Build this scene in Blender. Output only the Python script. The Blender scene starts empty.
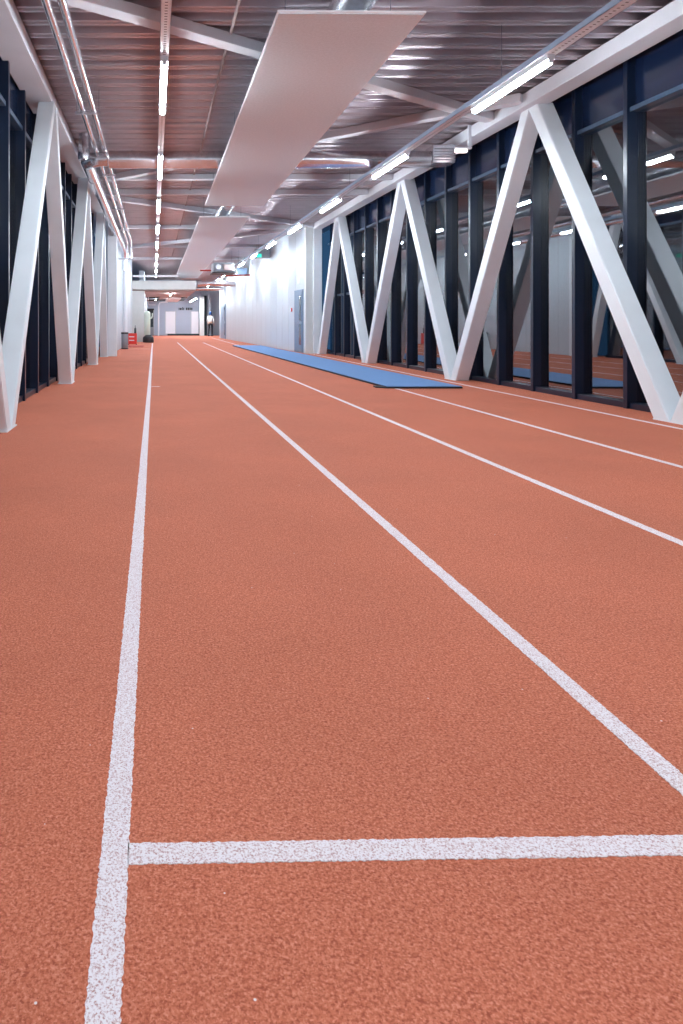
import bpy, bmesh, math, random
from mathutils import Vector, Matrix
random.seed(7)
S = bpy.context.scene
COL = S.collection
# ------------------------------------------------------------------ camera
cd = bpy.data.cameras.new('camera'); cam = bpy.data.objects.new('camera', cd); COL.objects.link(cam)
cam.location = (0, 0, 1.0); cam.rotation_euler = (math.pi/2, 0, 0)
cd.sensor_fit = 'HORIZONTAL'; cd.sensor_width = 36.0; cd.lens = 700/683*36
cd.shift_x = (341.5-154)/683; cd.shift_y = -(512-322)/683
cd.clip_start = 0.05; cd.clip_end = 300
S.camera = cam
# ------------------------------------------------------------------ world and exposure
W = bpy.data.worlds.new('night'); S.world = W; W.use_nodes = True
W.node_tree.nodes['Background'].inputs[0].default_value = (0.012, 0.035, 0.075, 1)
W.node_tree.nodes['Background'].inputs[1].default_value = 1.0
S.view_settings.view_transform = 'Standard'; S.view_settings.look = 'None'
S.view_settings.gamma = 1; S.view_settings.use_curve_mapping = False
S.view_settings.exposure = 1.05
LAMP = 78.0            # emission of the tube lamps
LAMP_COL = (0.82, 0.92, 1.0, 1)
S.cycles.use_denoising = True
S.cycles.max_bounces = 9; S.cycles.diffuse_bounces = 5; S.cycles.glossy_bounces = 5
S.cycles.sample_clamp_indirect = 6
# ------------------------------------------------------------------ materials
def mat(name, col, rough=0.5, metal=0.0, emis=None, estr=0, spec=0.5, noise=None, bump=None):
    m = bpy.data.materials.new(name); m.use_nodes = True
    nt = m.node_tree; b = nt.nodes['Principled BSDF']
    b.inputs['Base Color'].default_value = (*col, 1); b.inputs['Roughness'].default_value = rough
    b.inputs['Metallic'].default_value = metal; b.inputs['Specular IOR Level'].default_value = spec
    if emis:
        b.inputs['Emission Color'].default_value = emis; b.inputs['Emission Strength'].default_value = estr
    tc = nt.nodes.new('ShaderNodeTexCoord')
    if noise:
        sc, amt = noise
        n = nt.nodes.new('ShaderNodeTexNoise'); n.inputs['Scale'].default_value = sc; n.inputs['Detail'].default_value = 4
        nt.links.new(tc.outputs['Object'], n.inputs['Vector'])
        r = nt.nodes.new('ShaderNodeMapRange'); r.inputs[1].default_value = .3; r.inputs[2].default_value = .7
        r.inputs[3].default_value = 1-amt; r.inputs[4].default_value = 1+amt
        nt.links.new(n.outputs['Fac'], r.inputs[0])
        mx = nt.nodes.new('ShaderNodeVectorMath'); mx.operation = 'SCALE'; mx.inputs[0].default_value = col
        nt.links.new(r.outputs[0], mx.inputs['Scale']); nt.links.new(mx.outputs[0], b.inputs['Base Color'])
    if bump:
        sc, st, dist = bump
        n = nt.nodes.new('ShaderNodeTexNoise'); n.inputs['Scale'].default_value = sc; n.inputs['Detail'].default_value = 3
        nt.links.new(tc.outputs['Object'], n.inputs['Vector'])
        bp = nt.nodes.new('ShaderNodeBump'); bp.inputs['Strength'].default_value = st; bp.inputs['Distance'].default_value = dist
        nt.links.new(n.outputs['Fac'], bp.inputs['Height']); nt.links.new(bp.outputs[0], b.inputs['Normal'])
    return m

def track_material():
    m = mat('red_rubber_track', (.5, .1, .05), .8, spec=.25); nt = m.node_tree; b = nt.nodes['Principled BSDF']
    tc = nt.nodes.new('ShaderNodeTexCoord')
    v = nt.nodes.new('ShaderNodeTexVoronoi'); v.inputs['Scale'].default_value = 300
    nt.links.new(tc.outputs['Object'], v.inputs['Vector'])
    n2 = nt.nodes.new('ShaderNodeTexNoise'); n2.inputs['Scale'].default_value = 150; n2.inputs['Detail'].default_value = 5
    nt.links.new(tc.outputs['Object'], n2.inputs['Vector'])
    sep = nt.nodes.new('ShaderNodeSeparateColor'); nt.links.new(v.outputs['Color'], sep.inputs[0])
    add = nt.nodes.new('ShaderNodeMath'); add.operation = 'MULTIPLY_ADD'; add.inputs[1].default_value = .35
    nt.links.new(sep.outputs[0], add.inputs[0]); nt.links.new(n2.outputs['Fac'], add.inputs[2])
    cr = nt.nodes.new('ShaderNodeValToRGB'); e = cr.color_ramp.elements
    e[0].position = .40; e[0].color = (.36, .080, .042, 1); e[1].position = .95; e[1].color = (.72, .27, .18, 1)
    k = cr.color_ramp.elements.new(.68); k.color = (.58, .160, .084, 1)
    nt.links.new(add.outputs[0], cr.inputs[0])
    n3 = nt.nodes.new('ShaderNodeTexNoise'); n3.inputs['Scale'].default_value = 1.1; n3.inputs['Detail'].default_value = 3
    nt.links.new(tc.outputs['Object'], n3.inputs['Vector'])
    r = nt.nodes.new('ShaderNodeMapRange'); r.inputs[1].default_value = .3; r.inputs[2].default_value = .7; r.inputs[3].default_value = .93; r.inputs[4].default_value = 1.06
    nt.links.new(n3.outputs['Fac'], r.inputs[0])
    sc = nt.nodes.new('ShaderNodeVectorMath'); sc.operation = 'SCALE'
    nt.links.new(cr.outputs[0], sc.inputs[0]); nt.links.new(r.outputs[0], sc.inputs['Scale'])
    # rare white crumbs
    v2 = nt.nodes.new('ShaderNodeTexVoronoi'); v2.inputs['Scale'].default_value = 9
    nt.links.new(tc.outputs['Object'], v2.inputs['Vector'])
    lt = nt.nodes.new('ShaderNodeMath'); lt.operation = 'LESS_THAN'; lt.inputs[1].default_value = .022
    nt.links.new(v2.outputs['Distance'], lt.inputs[0])
    mx = nt.nodes.new('ShaderNodeMix'); mx.data_type = 'RGBA'
    nt.links.new(lt.outputs[0], mx.inputs[0]); nt.links.new(sc.outputs[0], mx.inputs[6]); mx.inputs[7].default_value = (.8, .7, .7, 1)
    nt.links.new(mx.outputs[2], b.inputs['Base Color'])
    bp = nt.nodes.new('ShaderNodeBump'); bp.inputs['Strength'].default_value = .7; bp.inputs['Distance'].default_value = .003
    nt.links.new(add.outputs[0], bp.inputs['Height']); nt.links.new(bp.outputs[0], b.inputs['Normal'])
    return m

def paint_material():
    m = mat('white_track_paint', (.85, .83, .86), .7, spec=.3); nt = m.node_tree; b = nt.nodes['Principled BSDF']
    tc = nt.nodes.new('ShaderNodeTexCoord')
    n = nt.nodes.new('ShaderNodeTexNoise'); n.inputs['Scale'].default_value = 240; n.inputs['Detail'].default_value = 4; n.inputs['Roughness'].default_value = .7
    nt.links.new(tc.outputs['Object'], n.inputs['Vector'])
    cr = nt.nodes.new('ShaderNodeValToRGB'); e = cr.color_ramp.elements
    e[0].position = .35; e[0].color = (.50, .24, .23, 1); e[1].position = .52; e[1].color = (.90, .83, .86, 1)
    nt.links.new(n.outputs['Fac'], cr.inputs[0]); nt.links.new(cr.outputs[0], b.inputs['Base Color'])
    bp = nt.nodes.new('ShaderNodeBump'); bp.inputs['Strength'].default_value = .6; bp.inputs['Distance'].default_value = .003
    nt.links.new(n.outputs['Fac'], bp.inputs['Height']); nt.links.new(bp.outputs[0], b.inputs['Normal'])
    return m

def glass_material():
    m = bpy.data.materials.new('dark_glazing'); m.use_nodes = True; nt = m.node_tree; nt.nodes.clear()
    out = nt.nodes.new('ShaderNodeOutputMaterial'); mx = nt.nodes.new('ShaderNodeMixShader')
    tr = nt.nodes.new('ShaderNodeBsdfTransparent'); tr.inputs[0].default_value = (.55, .7, .8, 1)
    gl = nt.nodes.new('ShaderNodeBsdfGlossy'); gl.inputs['Roughness'].default_value = .015; gl.inputs[0].default_value = (.93, .96, 1, 1)
    lw = nt.nodes.new('ShaderNodeFresnel'); lw.inputs['IOR'].default_value = 3.6
    nt.links.new(lw.outputs[0], mx.inputs[0])
    nt.links.new(tr.outputs[0], mx.inputs[1]); nt.links.new(gl.outputs[0], mx.inputs[2]); nt.links.new(mx.outputs[0], out.inputs[0])
    return m

def dotted(name, col, hole, pitch, rad, rough=.35, metal=.6, axis=1):
    """metal sheet with rows of round holes"""
    m = mat(name, col, rough, metal); nt = m.node_tree; b = nt.nodes['Principled BSDF']
    tc = nt.nodes.new('ShaderNodeTexCoord'); sp = nt.nodes.new('ShaderNodeSeparateXYZ'); nt.links.new(tc.outputs['Object'], sp.inputs[0])
    fr = nt.nodes.new('ShaderNodeMath'); fr.operation = 'PINGPONG'; fr.inputs[1].default_value = pitch/2
    nt.links.new(sp.outputs[axis], fr.inputs[0])
    lt = nt.nodes.new('ShaderNodeMath'); lt.operation = 'LESS_THAN'; lt.inputs[1].default_value = rad; nt.links.new(fr.outputs[0], lt.inputs[0])
    ab = nt.nodes.new('ShaderNodeMath'); ab.operation = 'ABSOLUTE'; nt.links.new(sp.outputs[0], ab.inputs[0])
    l2 = nt.nodes.new('ShaderNodeMath'); l2.operation = 'LESS_THAN'; l2.inputs[1].default_value = .012; nt.links.new(ab.outputs[0], l2.inputs[0])
    mu = nt.nodes.new('ShaderNodeMath'); mu.operation = 'MULTIPLY'; nt.links.new(lt.outputs[0], mu.inputs[0]); nt.links.new(l2.outputs[0], mu.inputs[1])
    mx = nt.nodes.new('ShaderNodeMix'); mx.data_type = 'RGBA'; mx.inputs[6].default_value = (*col, 1); mx.inputs[7].default_value = (*hole, 1)
    nt.links.new(mu.outputs[0], mx.inputs[0]); nt.links.new(mx.outputs[2], b.inputs['Base Color'])
    return m

M = dict(
    track=track_material(), paint=paint_material(), glass=glass_material(),
    white=mat('white_painted_steel', (.80, .85, .89), .38, noise=(3, .03)),
    beam=mat('white_beam_paint', (.66, .67, .71), .45, noise=(2.5, .04)),
    wall=mat('white_wall_panel', (.57, .635, .69), .5, noise=(1.2, .02)),
    pier=mat('cream_plaster', (.68, .71, .70), .6, noise=(4, .03)),
    deck=mat('galvanised_roof_deck', (.54, .475, .50), .30, .95, noise=(3, .06)),
    galv=mat('galvanised_duct', (.70, .70, .74), .26, .95, noise=(14, .12)),
    foil=mat('foil_insulation', (.78, .77, .80), .24, .95, noise=(9, .12), bump=(20, .25, .01)),
    navy=mat('navy_aluminium', (.006, .014, .036), .28, 0, spec=.55),
    spandrel=mat('navy_spandrel', (.008, .018, .052), .2, 0, spec=.6, noise=(.8, .25)),
    trans=mat('blue_grey_transom', (.05, .085, .14), .3, .2),
    panel=mat('acoustic_ceiling_panel', (.70, .77, .82), .8, noise=(38, .05), bump=(90, .35, .01)),
    panel_edge=mat('white_panel_edge', (.82, .80, .82), .45),
    tray=dotted('perforated_tray', (.84, .91, .97), (.12, .14, .18), .05, .008, metal=.15),
    tray_b=mat('tray_side', (.42, .53, .68), .35, .3, noise=(5, .05)),
    tube=mat('lit_tube', (1, 1, 1), .4, emis=LAMP_COL, estr=LAMP),
    lampbody=mat('lamp_housing', (.72, .76, .82), .4),
    rod=mat('thin_steel', (.30, .30, .33), .4, .7),
    blue=mat('blue_mat', (.13, .27, .53), .75, noise=(30, .06), bump=(60, .3, .004)),
    black=mat('black_rubber', (.016, .018, .024), .5, noise=(10, .1)),
    grey=mat('grey_metal', (.27, .29, .32), .4, .3),
    red=mat('red_paint', (.72, .035, .022), .4), darkred=mat('dark_red_rubber', (.42, .05, .035), .8, noise=(20, .08)),
    doorblue=mat('blue_grey_door', (.17, .25, .36), .45), doorglass=mat('door_glass', (.02, .05, .09), .12),
    farwall=mat('blue_grey_wall', (.42, .49, .60), .6, noise=(1, .04)),
    whitepan=mat('white_leaf', (.86, .87, .92), .4), dark=mat('dark_opening', (.02, .04, .05), .6),
    soffit=mat('brown_soffit', (.36, .27, .26), .7, noise=(2, .2)), sage=mat('pale_sage_vinyl', (.62, .72, .62), .55, noise=(5, .05)),
    skin=mat('skin', (.55, .34, .25), .6), shirt=mat('pale_shirt', (.66, .72, .72), .8, noise=(20, .05)),
    trouser=mat('black_trousers', (.010, .010, .018), .8), bluecloth=mat('blue_cloth', (.03, .10, .30), .8),
    green=mat('exit_green', (.02, .5, .35), .5, emis=(.05, .9, .6, 1), estr=.6),
    seam=mat('seam_grey', (.50, .53, .57), .5), steelpipe=mat('white_pipe', (.78, .80, .84), .35),
)
# ------------------------------------------------------------------ mesh helpers
def build(name, bm, m, parent=None, smooth=False):
    me = bpy.data.meshes.new(name); bmesh.ops.recalc_face_normals(bm, faces=bm.faces[:]); bm.to_mesh(me); bm.free()
    me.materials.append(m)
    if smooth:
        for p in me.polygons: p.use_smooth = True
        try: me.set_sharp_from_angle(angle=math.radians(40))
        except Exception: pass
    o = bpy.data.objects.new(name, me); COL.objects.link(o)
    if parent: o.parent = parent; o.matrix_parent_inverse = Matrix.Identity(4)
    return o
def tag(o, label=None, cat=None, group=None, kind=None):
    if label: o['label'] = label
    if cat: o['category'] = cat
    if group: o['group'] = group
    if kind: o['kind'] = kind
    return o
def empty(name, loc=(0, 0, 0)):
    o = bpy.data.objects.new(name, None); COL.objects.link(o); o.location = loc; o.empty_display_size = .1
    return o
def box(bm, x0, x1, y0, y1, z0, z1, bev=0):
    r = bmesh.ops.create_cube(bm, size=1)
    for v in r['verts']:
        v.co = Vector(((x0+x1)/2+v.co.x*(x1-x0), (y0+y1)/2+v.co.y*(y1-y0), (z0+z1)/2+v.co.z*(z1-z0)))
    if bev:
        ed = list({e for v in r['verts'] for e in v.link_edges})
        bmesh.ops.bevel(bm, geom=ed, offset=bev, segments=2, affect='EDGES', profile=.5)
    return bm
def B(*a, **k): return box(bmesh.new(), *a, **k)
def hexa(bm, pts):
    """8 corners: four of the bottom face, four of the top face"""
    v = [bm.verts.new(p) for p in pts]
    for f in ((0,1,2,3), (4,5,6,7), (0,1,5,4), (1,2,6,5), (2,3,7,6), (3,0,4,7)): bm.faces.new([v[i] for i in f])
    return bm
def tube(bm, pts, r, n=16, cap=True):
    """round tube through points; r number or list"""
    pts = [Vector(p) for p in pts]; rings = []
    up = None
    for i, p in enumerate(pts):
        d = (pts[min(i+1, len(pts)-1)] - pts[max(i-1, 0)]).normalized()
        if up is None:
            a = Vector((0, 0, 1)) if abs(d.z) < .9 else Vector((1, 0, 0))
            up = (a - d*a.dot(d)).normalized()
        else: up = (up - d*up.dot(d)).normalized()
        s = d.cross(up); rr = r[i] if isinstance(r, (list, tuple)) else r
        rings.append([bm.verts.new(p + (up*math.cos(t)+s*math.sin(t))*rr) for t in [2*math.pi*k/n for k in range(n)]])
    for a, b in zip(rings, rings[1:]):
        for k in range(n): bm.faces.new((a[k], a[(k+1) % n], b[(k+1) % n], b[k]))
    if cap:
        bm.faces.new(rings[0]); bm.faces.new(rings[-1])
    return bm
def arc(c, r, a0, a1, plane, n=6):
    out = []
    for i in range(n+1):
        a = math.radians(a0+(a1-a0)*i/n); u, w = math.cos(a)*r, math.sin(a)*r
        out.append((c[0]+u, c[1]+w, c[2]) if plane == 'xy' else (c[0], c[1]+u, c[2]+w) if plane == 'yz' else (c[0]+u, c[1], c[2]+w))
    return out
def lathe(bm, c, prof, n=28): return tube(bm, [(c[0], c[1], c[2]+z) for r, z in prof], [r for r, z in prof], n)

Y0, Y1, YE = -7.0, 22.3, 52.0
DK = 4.12               # underside of the roof deck
# ------------------------------------------------------------------ floor
fl = B(-2.2, 6.4, Y0, YE+1, -.12, 0); floor = tag(build('floor', fl, M['track']), kind='structure')
def painted_line(name, x0, y0, x1, y1, w, jit=True):
    """line between two points, slightly ragged where the granules show"""
    bm = bmesh.new(); d = Vector((x1-x0, y1-y0, 0)); L = d.length; d.normalize(); n = Vector((-d.y, d.x, 0))
    t = 0; prev = None
    while True:
        j = .0018 if jit else 0
        p = Vector((x0, y0, .0014)) + d*t
        a = bm.verts.new(p+n*(w/2+random.uniform(-j, j))); b = bm.verts.new(p-n*(w/2+random.uniform(-j, j)))
        if prev: bm.faces.new((prev[0], a, b, prev[1]))
        prev = (a, b)
        if t >= L: break
        yy = abs(y0+d.y*t) if jit else 99
        t = min(L, t + (.006 if yy < 2.6 else .02 if yy < 5 else 5))
    me = bmesh.ops.extrude_face_region(bm, geom=bm.faces[:])
    for v in [g for g in me['geom'] if isinstance(g, bmesh.types.BMVert)]: v.co.z = -.002
    return build(name, bm, M['paint'], floor)
LX = [-.074, 1.142, 2.386, 3.64, 4.93]
for i, x in enumerate(LX):
    xe = x if i else x
    painted_line('lane_line', x, .6 if i < 2 else 1.5, xe, 33.0 if i == 0 else 34.0 if i < 3 else 44, .0525)
painted_line('start_line', LX[0]+.0245, 1.3155, 5.0, 1.421, .052)
painted_line('tick_mark', LX[0]+.03, 10.85, .09, 10.86, .04, False)
painted_line('tick_mark', LX[2]-.16, 16.6, LX[2]+.02, 16.6, .04, False)
painted_line('tick_mark', -1.0, 26.0, LX[0]-.05, 26.0, .05, False)

# ------------------------------------------------------------------ roof deck (trapezoidal sheet, ribs run across)
bm = bmesh.new(); P = .32; prof = []
y = Y0
while y < YE+1:
    prof += [(y, DK+.14), (y+.13, DK+.14), (y+.16, DK), (y+.195, DK), (y+.21, DK+.035), (y+.24, DK+.035), (y+.255, DK), (y+.29, DK)]; y += P
lo = [(bm.verts.new((-2.1, a, z)), bm.verts.new((5.95, a, z))) for a, z in prof]
for (a, b), (c, d) in zip(lo, lo[1:]): bm.faces.new((a, b, d, c))
e = bmesh.ops.extrude_face_region(bm, geom=bm.faces[:])
for v in [g for g in e['geom'] if isinstance(g, bmesh.types.BMVert)]: v.co.z = DK+.22
tag(build('ceiling', bm, M['deck']), kind='structure')

# ------------------------------------------------------------------ glass walls: one window per bay
wn = 0
def bay(side, ya, yb, mid=False, cols=1):
    global wn; wn += 1
    s = 1 if side == 'r' else -1
    xi = 5.45 if s > 0 else -1.63          # inner face of the mullion
    X = lambda a, b: (min(xi+s*a, xi+s*b), max(xi+s*a, xi+s*b))
    w = build('window_%d' % wn, B(*X(.115, .13), ya, yb, .07, 3.45), M['glass']); tag(w, kind='structure')
    build('mullion', B(*X(0, .13), ya-.035, ya+.035, 0, 4.05, bev=.004), M['navy'], w)
    build('sill', B(*X(.03, .15), ya+.03, yb-.03, 0, .07, bev=.004), M['navy'], w)
    build('transom', B(*X(.03, .13), ya+.03, yb-.03, 3.42, 3.475, bev=.004), M['trans'], w)
    build('spandrel_panel', B(*X(.10, .15), ya+.03, yb-.03, 3.47, 4.11), M['spandrel'], w)
    if mid: build('transom', B(*X(.06, .13), ya+.03, yb-.03, 1.78, 1.84, bev=.004), M['trans'], w)
    if cols > 1: build('mullion', B(*X(.06, .13), (ya+yb)/2-.02, (ya+yb)/2+.02, 0, 3.45), M['trans'], w)
for k in range(-7, 22):
    bay('r', k+.1, k+1.1, mid=k >= 19, cols=2 if k >= 19 else 1)
for k in range(-7, 20):
    bay('l', k-.12, k+.88)

# ------------------------------------------------------------------ solid walls
def wallquad(name, x0, y0, x1, y1, th, z0, z1, m, parent=None):
    """vertical slab with its visible face from (x0,y0) to (x1,y1), thickness th to +x"""
    return build(name, hexa(bmesh.new(), [(x0, y0, z0), (x1, y1, z0), (x1+th, y1, z0), (x0+th, y0, z0),
                 (x0, y0, z1), (x1, y1, z1), (x1+th, y1, z1), (x0+th, y0, z1)]), m, parent)
RX = lambda y: 4.82-(y-22.4)*.031
wr = tag(wallquad('wall_right', RX(22.4), 22.4, RX(44.2), 44.2, .16, 0, DK, M['wall']), kind='structure')
for i in range(1, 22):                    # seams of the sandwich panels
    y = 22.6+i*1.05
    if y < 44: build('panel_seam', B(RX(y)-.004, RX(y)+.02, y-.008, y+.008, 0, DK-.02), M['seam'], wr)
LXW = lambda y: -1.36+(y-20.6)*.0187
wl = tag(wallquad('wall_left', LXW(20.7), 20.7, LXW(35), 35, -.2, 0, DK, M['wall']), kind='structure')
for y in (21.6, 23.4, 25.4, 27.4, 29.4, 31.4, 33.4): build('panel_seam', B(LXW(y)-.02, LXW(y)+.004, y-.01, y+.01, 0, DK-.02), M['seam'], wl)
tag(build('wall_back', B(-2.2, 6.2, Y0-.15, Y0, 0, DK), M['wall']), kind='structure')
tag(build('wall_end', B(4.82, 5.04, 22.22, 22.4, 0, DK), M['pier']), kind='structure')
tag(build('wall_pier', B(-1.28, -.475, 35.0, 35.4, 0, 2.56), M['pier']), kind='structure')
tag(build('wall_passage', B(-.75, -.5, 35.4, YE, 0, 3.6), M['wall']), kind='structure')
fw = tag(build('wall_far', B(-.6, 3.5, YE, YE+.2, 0, DK), M['farwall']), kind='structure')
for x in (.28, 1.62, 2.7): build('panel_seam', B(x-.012, x+.012, YE-.01, YE+.02, 0, 2.5), M['seam'], fw)
tag(build('wall_far_right', B(3.5, 5.2, YE+.6, YE+.8, 0, DK), M['wall']), kind='structure')
tag(build('trim_1', B(1.0, 3.4, YE-.03, YE, 0, .13, bev=.01), M['dark']), kind='structure')
tag(build('trim_3', B(3.33, 3.66, YE-1, YE-.6, 0, 2.85, bev=.01), M['pier']), kind='structure')
tag(build('trim_4', B(4.0, 4.16, YE-.5, YE-.3, 0, 2.9, bev=.01), M['wall']), kind='structure')
tag(build('gap_strip', B(3.68, 3.9, YE-.2, YE+.05, 0, 2.95, bev=.01), M['dark']), kind='structure')  # solid strip coloured dark in place of the dark gap beside the column
# lower ceiling at the far end, its white edge beam
tag(build('ceiling_lower', B(-1.1, 2.1, 35.3, YE, 2.56, 2.66), M['soffit']), kind='structure')
tag(build('trim_2', B(-1.1, 2.1, 34.85, 35.15, 2.62, 3.06, bev=.015), M['pier']), kind='structure')
for i, (x0, x1, y0, y1) in enumerate([(-.45, .35, 44, 47), (1.75, 2.1, 44, 50), (-.4, .8, 48.5, 50.5)]):
    tag(build('ceiling_recess', B(x0, x1, y0, y1, 2.52, 2.57), M['dark']), kind='structure')

# ------------------------------------------------------------------ trusses along the glass
def member(bm, x0, x1, ya, za, yb, zb, w):
    """box section leaning in the long direction, cut level at both ends"""
    return hexa(bm, [(x0, ya-w/2, za), (x1, ya-w/2, za), (x1, ya+w/2, za), (x0, ya+w/2, za),
                     (x0, yb-w/2, zb), (x1, yb-w/2, zb), (x1, yb+w/2, zb), (x0, yb+w/2, zb)])
def truss(side, nodes, x0, x1, cx0, cx1, label):
    t = tag(empty('steel_truss', ((x0+x1)/2, nodes[0][0], 0)), label, 'truss', 'white trusses along the glass walls')
    ox, oy = (x0+x1)/2, nodes[0][0]
    ch = B(cx0-ox, cx1-ox, Y0-oy+.05, (22.15 if side == 'r' else 20.3)-oy, 3.93, 4.112, bev=.008); build('top_chord', ch, M['beam'], t)
    w = .225 if side == 'r' else .19
    for (ya, za), (yb, zb) in zip(nodes, nodes[1:]):
        g = 1 if yb > ya else -1
        if za < zb: a, b = ya+w*.5, yb-w*.38
        else: a, b = ya+w*.38, yb-w*.5
        bm = member(bmesh.new(), x0-ox, x1-ox, a-oy, za, b-oy, zb, w)
        bmesh.ops.bevel(bm, geom=bm.edges[:], offset=.008, segments=2, affect='EDGES')
        build('diagonal', bm, M['white'], t)
    for (yy, z) in nodes:
        if z < 1: build('foot_plate', B(x0-ox-.01, x1-ox+.01, yy-oy-.22, yy-oy+.22, 0, .012), M['white'], t)
    return t
Zt = 3.95
R = [(-7, 0), (-2.6, 0), (-.2, Zt), (2.3, 0), (4.75, Zt), (6.98, 0), (9.6, Zt), (12.15, 0), (14.6, Zt), (17.1, 0), (19.75, Zt), (22.0, 0)]
t = truss('r', R[1:], 5.14, 5.36, 5.03, 5.30, 'white steel truss of V-shaped diagonals along the right glass wall')
build('end_column', B(5.05-5.25, 5.32-5.25, 22.16+2.6, 22.4+2.6, 0, 4.1, bev=.008), M['white'], t)
Ln = [(-3.5, 0), (-1, Zt), (1.5, 0), (4.4, Zt), (6.55, 0), (9.5, Zt), (11.5, 0), (14.4, Zt), (16.5, 0), (18.9, Zt), (20.2, 0)]
t = truss('l', Ln, -1.54, -1.335, -1.70, -1.36, 'white steel truss of V-shaped diagonals along the left glass wall')
build('end_column', B(-1.36+1.445, -1.09+1.445, 20.35+3.5, 20.6+3.5, 0, 3.5, bev=.008), M['white'], t)

# ------------------------------------------------------------------ roof steel
def roof_beam(name, xa, ya, xb, yb, w, z0, z1, label, cat='beam', group='white steel members under the roof deck'):
    d = Vector((xb-xa, yb-ya, 0)).normalized(); n = Vector((-d.y, d.x, 0))*w/2
    bm = bmesh.new()
    hexa(bm, [(xa-n.x, ya-n.y, z0), (xb-n.x, yb-n.y, z0), (xb+n.x, yb+n.y, z0), (xa+n.x, ya+n.y, z0),
              (xa-n.x, ya-n.y, z1), (xb-n.x, yb-n.y, z1), (xb+n.x, yb+n.y, z1), (xa+n.x, ya+n.y, z1)])
    bmesh.ops.bevel(bm, geom=bm.edges[:], offset=.006, segments=1, affect='EDGES')
    return tag(build(name, bm, M['beam']), label, cat, group)
for a in [
  (-1.35, 6.15, 5.02, 10.45, 'white diagonal roof brace nearest the camera, crossing above the big hanging panel'),
  (5.02, 9.55, -1.35, 15.25, 'white diagonal roof brace just behind the round cross duct'),
  (-1.35, 16.95, 5.0, 22.1, 'white diagonal roof brace passing above the gap between the two hanging panels'),
  (4.8, 22.9, -1.2, 28.6, 'white diagonal roof brace far back above the second hanging panel')]:
    roof_beam('roof_brace', *a[:4], .17, 3.99, 4.11, a[4])
for y, w, l in [(14.75, .12, 'white cross beam behind the round duct, first of the straight cross beams'),
             (16.45, .12, 'white cross beam second from the camera, at the end of the big hanging panel'),
             (22.5, .10, 'thin white cross beam where the right glass wall ends'),
             (28.2, .10, 'thin white cross beam far back over the white right wall'),
             (33.6, .12, 'white cross beam farthest away, before the lower ceiling')]:
    roof_beam('cross_beam', -1.35 if y < 20 else LXW(y)+.01, y, 5.02 if y < 22.4 else RX(y)-.02, y, w, 3.99, 4.11, l)
roof_beam('white_channel', -1.055, 34.3, 1.2, 34.3, .08, 3.20, 3.30, 'white horizontal channel just above the far white edge beam', 'channel')

# ------------------------------------------------------------------ hanging acoustic panels
def hang_panel(c, z, th, label, rods):
    (ax, ay), (bx, by), (cx, cy), (dx, dy) = c        # near left, near right, far right, far left
    t = tag(empty('ceiling_panel', ((ax+cx)/2, (ay+cy)/2, z)), label, 'ceiling panel', 'panels hung under the roof')
    ox, oy = t.location.x, t.location.y
    def sl(g, z0, z1):
        pts = []
        mx_, my_ = (ax+bx+cx+dx)/4, (ay+by+cy+dy)/4
        for (x, y) in ((ax, ay), (bx, by), (cx, cy), (dx, dy)):
            pts.append((x+(g if x > mx_ else -g)-ox, y+(g if y > my_ else -g)-oy))
        return hexa(bmesh.new(), [(*p, z0) for p in pts]+[(*p, z1) for p in pts])
    build('board', sl(-.012, 0, th), M['panel'], t)
    build('edge_frame', sl(0, .008, th-.006), M['panel_edge'], t)
    for f in rods:
        for s in (.12, .88):
            x = (ax+(dx-ax)*f)*(1-s)+(bx+(cx-bx)*f)*s-ox; y = ay+(dy-ay)*f-oy
            build('hanger_rod', tube(bmesh.new(), [(x, y, th-.006), (x, y, DK-z)], .005, 6), M['rod'], t)
    return t
hang_panel([(1.0, 5.66), (2.21, 5.68), (2.36, 15.1), (1.09, 15.1)], 3.5, .03, 'large pale pink hanging acoustic panel nearest the camera', (.05, .5, .95))
hang_panel([(1.09, 16.7), (2.30, 16.7), (2.5, 40), (1.2, 40)], 3.5, .03, 'long pale hanging acoustic panel behind the nearest one', (.03, .35, .65))
hang_panel([(.83, 45), (1.75, 45), (1.8, 51), (.9, 51)], 2.42, .04, 'small pale panel under the low ceiling before the far wall', (.2, .8)) if False else None
tp = tag(build('ceiling_panel', B(.83, 1.72, 44.5, 51, 2.46, 2.565, bev=.01), M['panel_edge']), 'small pale panel fixed under the low ceiling before the far wall', 'ceiling panel', 'panels hung under the roof')

# ------------------------------------------------------------------ lamps and their trays
def lamp(x, y, z, L, label, up=0):
    t = tag(empty('tube_lamp', (x, y, z)), label, 'lamp', 'tube lamps in two rows')
    build('tube', tube(bmesh.new(), [(0, .012, 0), (0, .03, 0), (0, L-.03, 0), (0, L-.012, 0)], [.02, .03, .03, .02], 12), M['tube'], t, True)
    build('housing', B(-.034, .034, .0, L, .016, .066, bev=.004), M['lampbody'], t)
    if up:
        for s in (.3, L-.3): build('hanger_rod', tube(bmesh.new(), [(0, s, .06), (0, s, up-z)], .006, 6), M['rod'], t)
    for s in (0, L-.012): build('end_cap', B(-.022, .022, s, s+.012, -.02, .03, bev=.003), M['lampbody'], t)
    return t
def tray(x, w, ya, yb, z, label, step):
    t = tag(empty('cable_tray', (x, ya, z)), label, 'cable tray', 'cable trays carrying the lamps')
    L = yb-ya
    build('tray_base', B(-w/2, w/2, 0, L, 0, .004), M['tray'], t)
    for s in (-1, 1): build('tray_side', B(min(s*w/2, s*(w/2-.004)), max(s*w/2, s*(w/2-.004)), 0, L, 0, .055), M['tray_b'], t)
    y = step*.5
    while y < L:
        build('hanger_rod', tube(bmesh.new(), [(0, y, .003), (0, y, DK-z)], .005, 6), M['rod'], t); y += step
    return t
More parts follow.
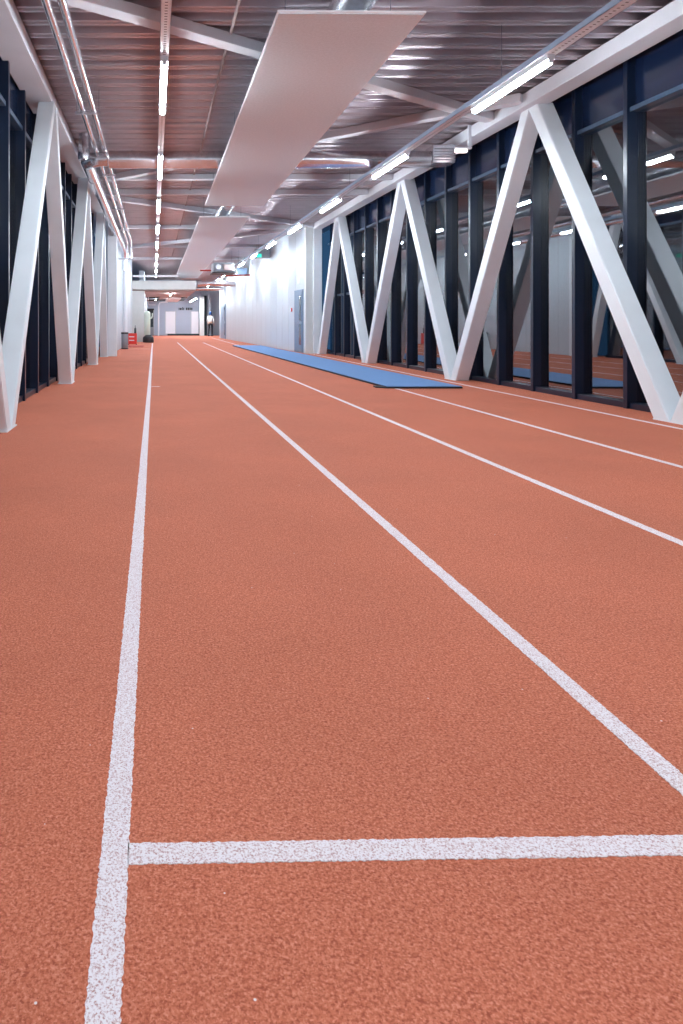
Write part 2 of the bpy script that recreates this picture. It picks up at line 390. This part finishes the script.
ORD = ['first', 'second', 'third', 'fourth', 'fifth', 'sixth', 'seventh', 'eighth', 'ninth', 'tenth', 'eleventh', 'twelfth']
tray(.096, .085, Y0+.1, 37.5, 3.466, 'narrow perforated cable tray above the left row of tube lamps', 5.7)
tray(3.65, .12, Y0+.1, 48.9, 3.466, 'blue-grey perforated cable tray above the right row of tube lamps', 5.7)
for k in range(-3, 9):
    if k < 0: l = 'lit white tube lamp of the left row, %s behind the viewer' % ORD[-k-1]
    else: l = 'lit white tube lamp, %s from the front in the left row' % ORD[k]
    lamp(.096, 6.48+3.65*k, 3.4, 1.56, l)
for k in range(-3, 12):
    if k < 0: l = 'lit white tube lamp of the right row, %s behind the viewer' % ORD[-k-1]
    else: l = 'lit white tube lamp, %s from the front in the right row' % ORD[k]
    lamp(3.65, 6.43+3.65*k, 3.4, 1.56, l)
# lamps of the passage at the far end, the last one added
lamp(.12, 45.0, 2.48, 1.6, 'short lit tube lamp under the low ceiling, seen end-on near the far wall', 2.56)
lamp(2.62, 43.2, 2.46, 7.6, 'long low lit tube lamp right of the low ceiling near the far wall', DK)
lamp(.9, 37.5, 2.48, 1.6, 'added lit tube lamp under the low ceiling just behind the white edge beam', 2.56)  # extra lamp added to brighten the far wall and its doors

# ------------------------------------------------------------------ ducts and pipes
def duct(name, pts, r, label, cat, m='galv', ring=None, group='metal ducts and pipes under the roof', loc=None):
    loc = Vector(loc or pts[0]); pp = [Vector(p)-loc for p in pts]
    t = tag(empty(name, loc), label, cat, group)
    build('duct_body' if 'duct' in name else 'pipe_body', tube(bmesh.new(), pp, r, 24), M[m], t, True)
    if ring:
        for a, b in zip(pp, pp[1:]):
            L = (b-a).length
            if L < ring: continue
            n = int(L/ring); d = (b-a).normalized()
            for i in range(1, n+1):
                c = a+d*(i*ring-.3*ring)
                build('joint_ring', tube(bmesh.new(), [c-d*.012, c+d*.012], r+.008, 24), M['galv'], t, True)
    return t
duct('air_duct', [(1.74, -2, 3.80), (1.74, 34, 3.80)], .17, 'large round silver duct running above the hanging panels', 'duct', ring=2.4)
duct('air_duct', [(-.745, 11.6, 3.69), (1.555, 11.6, 3.69)], .145, 'round silver cross duct left of the large hanging panel', 'duct', ring=.55)
duct('air_duct', [(1.925, 11.6, 3.69), (4.55, 11.6, 3.69)], .14, 'round silver cross duct right of the large hanging panel', 'duct', ring=.7)
# bend where the cross duct turns along the left side
t = duct('duct_bend', [(-.767, 11.6, 3.70), (-.90, 11.6, 3.695), (-1.0, 11.61, 3.685), (-1.08, 11.66, 3.68), (-1.12, 11.75, 3.68), (-1.13, 11.90, 3.68)],
     [.118, .119, .125, .12, .11, .10], 'short silver duct bend at the left end of the round cross duct', 'duct')
build('riser', lathe(bmesh.new(), (-.39, -.02, -.02), [(.095, .0), (.105, .04), (.105, .2), (.09, .24), (.09, .43)]), M['galv'], t, True)
duct('air_duct', [(-1.13, 11.93, 3.68), (-1.12, 26.2, 3.68)]+[(-1.12, 26.2+.35*math.sin(math.radians(a)), 3.33+.35*math.cos(math.radians(a))) for a in (20, 45, 70, 90)]+[(-1.12, 26.55, 2.95)], .10,
     'foil-wrapped round duct along the left wall turning down at its far end', 'duct', 'foil', ring=1.6)
duct('wall_pipe', [(-1.10, 26.7, 3.0), (-1.10, 26.7, .0)], .085, 'white vertical pipe down the left wall behind the bin', 'pipe', 'steelpipe', ring=None, group=None)
for x, l in ((-.965, 'silver pipe of the overhead pair, nearer the left wall'), (-.82, 'silver pipe of the overhead pair, farther from the left wall')):
    duct('service_pipe', [(x, -2, 3.87), (x, 25.0, 3.87)]+[(x, 25.0+.12*math.sin(math.radians(a)), 3.75+.12*math.cos(math.radians(a))) for a in (30, 60, 90)]+[(x, 25.12, 3.3)],
         .042, l, 'pipe', 'foil', ring=None)
t = tag(empty('pipe_bracket', (-1.28, 25.12, 3.268)), 'white pipe running from the end of the pipe pair to the left wall', 'pipe', 'metal ducts and pipes under the roof')
build('pipe_body', tube(bmesh.new(), [(.0, .0, 0), (.5, 0, 0)], .03, 12), M['steelpipe'], t, True)
for i, y in enumerate(range(1, 24, 4)):
    # strut rails under the pipe pair
    tt = tag(empty('pipe_hanger', (-.89, y+.4, 3.805)), ORD[i]+' steel hanger from the front under the overhead pipe pair', 'hanger', 'hangers of the pipe pair')
    build('rail', B(-.17, .17, -.02, .02, -.015, .02), M['galv'], tt)
    for s in (-.15, .15): build('hanger_rod', tube(bmesh.new(), [(s, 0, 0), (s, 0, DK-3.805)], .005, 6), M['rod'], tt)
tag(build('conduit', tube(bmesh.new(), [(.83, 4, 4.10), (.82, 9, 4.10), (.84, 12, 4.10), (.85, 33, 4.10)], .016, 8), M['soffit'], None, True), 'thin pale conduit along the roof deck left of the hanging panels', 'conduit')
# grille box and small emergency light at the right end of the cross duct
t = tag(empty('grille_box', (4.56, 11.6, 3.6)), 'grey grille box on the right end of the round cross duct', 'vent')
build('body', B(0, .36, -.17, .17, 0, .3, bev=.01), M['galv'], t)
for i in range(5): build('slat', B(.02, .36, -.18, -.165, .04+i*.045, .06+i*.045), M['rod'], t)
t = tag(empty('emergency_light', (4.86, 11.1, 3.72)), 'small lit emergency light by the right beam, below the cross duct', 'lamp')
build('diffuser', B(-.08, .10, -.04, .04, -.035, .02, bev=.015), mat('emergency_diffuser', (.9, .85, .85), .4, emis=(1, .82, .8, 1), estr=1.6), t)
build('bracket', B(-.08, .165, -.045, .045, .02, .05, bev=.005), M['lampbody'], t)
build('arm', B(.12, .165, -.02, .02, .05, .40), M['lampbody'], t)
# exit sign hung on the right tray
t = tag(empty('exit_sign', (3.65, 24.35, 3.30)), 'small green glowing exit sign hanging below the right lamp row', 'sign')
build('sign_face', B(-.09, .09, -.015, .015, -.05, .07, bev=.006), M['green'], t)
build('hanger_rod', tube(bmesh.new(), [(0, 0, .07), (0, 0, .166)], .006, 6), M['rod'], t)
# ventilation equipment among the far right roof
t = tag(empty('ventilation_unit', (2.7, 30.0, 3.05)), 'grey ventilation unit with red valves, hung far right behind the hanging panel', 'ventilation unit')
build('body', B(-.15, .75, 0, 1.3, .12, .5, bev=.02), M['grey'], t)
build('drip_tray', B(-.2, .8, -.05, 1.35, .05, .09, bev=.01), M['black'], t)
build('filter_box', B(.28, .68, -.1, 0, .16, .42, bev=.02), M['soffit'], t)
build('inlet', tube(bmesh.new(), [(.05, -.14, .3), (.05, 0, .3)], .11, 18), M['galv'], t, True)
for x in (-.1, .7): build('hanger_rod', tube(bmesh.new(), [(x, .6, .5), (x, .6, DK-3.05)], .008, 6), M['rod'], t)
t = tag(empty('rectangular_duct', (3.0, 33.0, 3.25)), 'flat rectangular duct crossing to the white right wall, far back', 'duct')
build('duct_body', B(.9, 1.40, 0, .6, 0, .26, bev=.01), M['galv'], t); build('flange', B(.9, 1.40, -.03, .0, -.03, .29), M['doorblue'], t)
for x in (1.0, 1.3): build('hanger_rod', tube(bmesh.new(), [(x, .3, .25), (x, .3, DK-3.25)], .008, 6), M['rod'], t)
t = tag(empty('rectangular_duct', (3.9, 27.6, 3.55)), 'short grey duct under the deck beside the exit sign', 'duct')
build('duct_body', B(.08, .68, 0, .7, 0, .3, bev=.01), M['galv'], t); build('flange', B(.06, .68, -.03, 0, -.03, .33), M['grey'], t)
for x in (.2, .6): build('hanger_rod', tube(bmesh.new(), [(x, .3, .29), (x, .3, DK-3.55)], .008, 6), M['rod'], t)
duct('branch_pipe', [(2.1, 31.9, 3.35), (2.6, 31.9, 3.35), (3.2, 31.9, 3.1), (4.4, 32.0, 3.15)], .035, 'bent rust-red pipe among the far right roof equipment', 'pipe', 'darkred', None)
duct('branch_duct', [(2.3, 37, 3.0), (3.0, 37, 3.05), (4.3, 37, 3.0)], .14, 'round silver duct crossing to the right wall behind the red pipe', 'duct', 'galv', .6)
duct('branch_duct', [(2.3, 42, 3.0), (4.15, 42, 3.0)], .12, 'round silver duct crossing to the right wall farthest back', 'duct', 'galv', .6)
duct('drain_pipe', [(-.35, 43.6, 2.56), (-.35, 43.6, 2.15), (-.28, 43.6, 2.06), (.1, 43.6, 2.06)], .022, 'thin white U-shaped pipe under the low ceiling', 'pipe', 'steelpipe', None, None)
duct('pole_pipe', [(.33, 50.5, 0), (.33, 50.5, 2.2), (.42, 50.5, 2.38), (.7, 50.5, 2.42), (1.0, 50.5, 2.43)], .045, 'white pole before the far wall, bending right at its top', 'pipe', 'steelpipe', None, None)

# ------------------------------------------------------------------ doors and wall fittings
def side_door(n, y0, y1, h):
    o = empty('door_%d' % n, (RX((y0+y1)/2), (y0+y1)/2, 0)); tag(o, kind='structure')
    ox, oy = o.location.x, o.location.y
    A = lambda xa, xb, ya, yb, za, zb, nm, m: build(nm, hexa(bmesh.new(), [(RX(q)+p-ox, q-oy, z) for z in (za, zb) for p, q in ((xa, ya), (xb, ya), (xb, yb), (xa, yb))]), m, o)
    A(-.02, .03, y0, y1, 0, h, 'frame', M['doorblue'])
    A(-.035, 0, y0+.08, y1-.08, .02, h-.08, 'leaf', M['doorblue'])
    A(-.04, -.03, y0+.18, y0+.45, .25, .92, 'glass', M['doorglass']); A(-.04, -.03, y0+.18, y0+.45, 1.05, h-.2, 'glass', M['doorglass'])
    build('handle', tube(bmesh.new(), [(-.06, -.28, 1.0), (-.06, -.14, 1.0)], .012, 8), M['galv'], o)
side_door(1, 22.55, 23.75, 2.06)
side_door(2, 41.2, 43.6, 2.1)
y = 23.2
t = tag(empty('wall_sign', (RX(23.1)-.02, 23.1, 2.35)), 'small white plate on the right wall above the nearer door', 'sign')
build('plate', B(-.02, .02, -.12, .12, -.1, .1, bev=.01), M['whitepan'], t)
t = tag(empty('alarm_point', (RX(24.15)-.02, 24.15, 1.42)), 'small red fire alarm point on the white wall left of the door', 'alarm')
build('housing', B(-.02, .02, -.06, .06, -.06, .06, bev=.008), M['red'], t); build('button', B(-.028, -.018, -.03, .03, -.03, .03), M['whitepan'], t)
# far wall doors
for n, (x0, x1) in ((3, (.86, 1.57)), (4, (2.78, 3.30))):
    o = empty('door_%d' % n, ((x0+x1)/2, YE, 0)); tag(o, kind='structure'); w = (x1-x0)/2
    build('leaf', B(-w, w, -.05, 0, .14, 1.77, bev=.008), M['whitepan'], o)
    build('frame', B(-w-.04, w+.04, -.03, 0, .12, 1.81), M['seam'], o)
o = empty('door_5', (-.28, YE, 0)); tag(o, kind='structure')
build('opening', B(-.2, .24, -.04, 0, .0, 1.98), M['dark'], o); build('lintel', B(-.22, .28, -.07, 0, 1.86, 2.0, bev=.01), M['black'], o)
build('cupboard', B(.0, .22, -.3, -.05, 0, .62, bev=.01), M['grey'], o); build('frame', B(.24, .3, -.06, 0, 0, 2.0), M['seam'], o)
t = tag(empty('wall_lettering', (2.25, YE-.02, 1.98)), 'row of small black letters high on the far blue-grey wall', 'lettering')
for x0, x1, z0, z1 in [(-.42, -.36, -.1, .08), (-.33, -.2, -.09, .06), (-.16, -.1, -.1, .12), (-.07, -.01, -.1, .08), (.12, .22, -.1, .09), (.25, .35, -.1, .09), (.38, .48, -.09, .09), (.51, .6, -.1, .08)]:
    build('letter', B(x0, x1, -.015, .015, z0, z1), M['black'], t)

# ------------------------------------------------------------------ things on the floor
t = tag(empty('gym_mat', (4.15, 10.5, 0)), 'long blue runway mat lying on the track beside the right glass wall', 'mat')
def strip(pts, z0, z1): return hexa(bmesh.new(), [(x-4.15, y-10.5, z0) for x, y in pts]+[(x-4.15, y-10.5, z1) for x, y in pts])
build('mat_top', strip([(3.50, 10.5), (4.62, 10.5), (4.42, 29.0), (3.26, 29.0)], .028, .036), M['blue'], t)
build('mat_base', strip([(3.495, 10.49), (4.625, 10.49), (4.425, 29.0), (3.255, 29.0)], .004, .028), M['black'], t)
build('corner_flap', strip([(3.36, 10.62), (3.5, 10.5), (3.5, 10.75), (3.38, 10.8)], .004, .02), M['black'], t)
t = tag(empty('waste_bin', (-1.08, 25.9, 0)), 'grey cylindrical waste bin standing against the left wall', 'bin')
build('body', lathe(bmesh.new(), (0, 0, 0), [(.118, .0), (.125, .01), (.128, .3), (.13, .56)]), M['grey'], t, True)
build('rim', lathe(bmesh.new(), (0, 0, 0), [(.132, .555), (.136, .56), (.136, .61), (.128, .62), (.11, .62), (.105, .58)]), M['black'], t, True)
build('base_ring', lathe(bmesh.new(), (0, 0, 0), [(.13, .0), (.132, .03), (.126, .035)]), M['black'], t, True)
t = tag(empty('red_cabinet', (-.95, 31.0, 0)), 'low red cabinet with white slots beside the left wall', 'cabinet')
build('body', B(-.19, .19, -.18, .2, .03, .5, bev=.012), M['red'], t)
for z in (.17, .33): build('slot', B(-.15, .08, -.19, -.17, z, z+.04, bev=.004), M['whitepan'], t)
for z in (.06, .22, .38): build('drawer', B(-.17, .17, -.186, -.17, z, z+.10, bev=.004), M['red'], t)
for x in (-.17, .17):
    for yy in (-.15, .17): build('foot', B(x-.02, x+.02, yy-.02, yy+.02, 0, .035), M['black'], t)
t = tag(empty('pump_bottle', (-.83, 31.0, .5)), 'small dark bottle standing on the red cabinet', 'bottle')
build('body', lathe(bmesh.new(), (0, 0, 0), [(.045, 0), (.05, .02), (.05, .2), (.02, .25)]), M['black'], t, True)
build('cap', lathe(bmesh.new(), (0, 0, 0), [(.022, .25), (.022, .33), (.01, .36)]), M['grey'], t, True)
tag(build('floor_mat', B(-1.1, -.42, 27.9, 29.6, .0, .012, bev=.004), M['darkred']), 'small dark red mat on the floor in front of the red cabinet', 'mat')
t = tag(empty('punching_bag', (-.28, 34.2, 0)), 'pale green freestanding punching bag on a heavy black round base', 'punching bag')
build('base', lathe(bmesh.new(), (0, 0, 0), [(.25, 0), (.27, .03), (.27, .20), (.25, .27), (.19, .31), (.16, .37)]), M['black'], t, True)
build('bag', lathe(bmesh.new(), (-.05, 0, 0), [(.12, .34), (.15, .38), (.155, .9), (.16, 1.35), (.15, 1.45), (.10, 1.51), (.03, 1.53)]), M['sage'], t, True)
build('arm', tube(bmesh.new(), [(.08, 0, 1.18), (.16, 0, 1.2), (.2, 0, 1.3), (.2, 0, 1.44)], [.045, .042, .035, .028], 10), M['sage'], t, True)

# ------------------------------------------------------------------ person by the far opening
def skin_mesh(name, chains, m, parent, sub=2):
    me = bpy.data.meshes.new(name); V = []; E = []; Rr = []; idx = {}
    for ch in chains:
        prev = None
        for p, r in ch:
            k = tuple(round(c, 4) for c in p)
            if k not in idx: idx[k] = len(V); V.append(p); Rr.append(r)
            if prev is not None and prev != idx[k]: E.append((prev, idx[k]))
            prev = idx[k]
    me.from_pydata(V, E, []); me.materials.append(m)
    o = bpy.data.objects.new(name, me); COL.objects.link(o); o.parent = parent
    md = o.modifiers.new('skin', 'SKIN'); md.use_smooth_shade = True
    for i, sv in enumerate(me.skin_vertices[0].data):
        rr = Rr[i]; sv.radius = rr if isinstance(rr, tuple) else (rr, rr); sv.use_root = (i == 0)
    s = o.modifiers.new('sub', 'SUBSURF'); s.levels = sub; s.render_levels = sub
    return o
t = tag(empty('person', (3.98, 49.3, 0)), 'person in pale top, black trousers and blue hood standing by the far right opening', 'person')
t.rotation_euler = (0, 0, math.radians(160))
hip = (0, 0, .94); ch_ = (0, .01, 1.30); nk = (0, .02, 1.45)
leg = lambda s, r0: [(hip, (.14, .10)), ((s*.09, 0, .88), .085+r0), ((s*.10, -.02, .50), .055+r0), ((s*.11, .03+s*.04, .09), .038+r0)]
armc = lambda s, r0: [(ch_, (.15, .10)), ((s*.19, .01, 1.38), .05+r0), ((s*.25, .02, 1.12), .038+r0), ((s*.22, -.10, .90), .028+r0)]
fing = []
for s in (-1, 1):
    pm = (s*.215, -.13, .84)
    fing.append([((s*.22, -.10, .90), .028), (pm, (.034, .018))])
    for i in range(4):
        a = (i-1.5)*.018
        fing.append([(pm, (.034, .018)), ((s*.215+a*.4, -.145+a, .79), .009), ((s*.205+a*.4, -.15+a, .755-.005*abs(i-1)), .007)])
    fing.append([(pm, (.034, .018)), ((s*.19, -.15, .83), .010), ((s*.18, -.16, .80), .008)])
head = [(nk, .05), ((0, .01, 1.51), .05), ((0, 0, 1.56), (.072, .082)), ((0, .005, 1.62), (.074, .088)), ((0, .01, 1.67), (.05, .06))]
body = skin_mesh('body', [[(hip, (.13, .09)), (ch_, (.14, .09)), (nk, .05)], leg(-1, -.005), leg(1, -.005),
     [(ch_, (.14, .09)), ((-.19, .01, 1.38), .045), ((-.25, .02, 1.12), .034), ((-.22, -.10, .90), .025)],
     [(ch_, (.14, .09)), ((.19, .01, 1.38), .045), ((.25, .02, 1.12), .034), ((.22, -.10, .90), .025)], head]+fing, M['skin'], t, 2)
skin_mesh('trousers', [[((0, 0, 1.02), (.15, .11)), (hip, (.15, .11))], leg(-1, .015), leg(1, .015)], M['trouser'], t)
skin_mesh('shirt', [[((0, 0, .98), (.155, .115)), (ch_, (.17, .12)), ((0, .02, 1.44), (.09, .07))], armc(-1, .012), armc(1, .012)], M['shirt'], t)
hd = bmesh.new(); bmesh.ops.create_uvsphere(hd, u_segments=20, v_segments=14, radius=1)
for v in hd.verts:
    v.co = Vector((v.co.x*.10, v.co.y*.115+.025, v.co.z*.14+1.60))
    if v.co.z < 1.52: v.co.x *= 1.25
bmesh.ops.delete(hd, geom=[v for v in hd.verts if v.co.y < -.05 and v.co.z < 1.66], context='VERTS')
build('hood', hd, M['bluecloth'], t, True)
no = bmesh.new(); hexa(no, [(-.012, -.075, 1.565), (.012, -.075, 1.565), (.008, -.1, 1.568), (-.008, -.1, 1.568), (-.006, -.075, 1.61), (.006, -.075, 1.61), (.004, -.083, 1.605), (-.004, -.083, 1.605)])
build('nose', no, M['skin'], t, True)
for s in (-1, 1):
    build('shoe', B(s*.11-.045, s*.11+.045, -.15+s*.04+.02, .11+s*.04, 0, .09, bev=.03), M['black'], t)
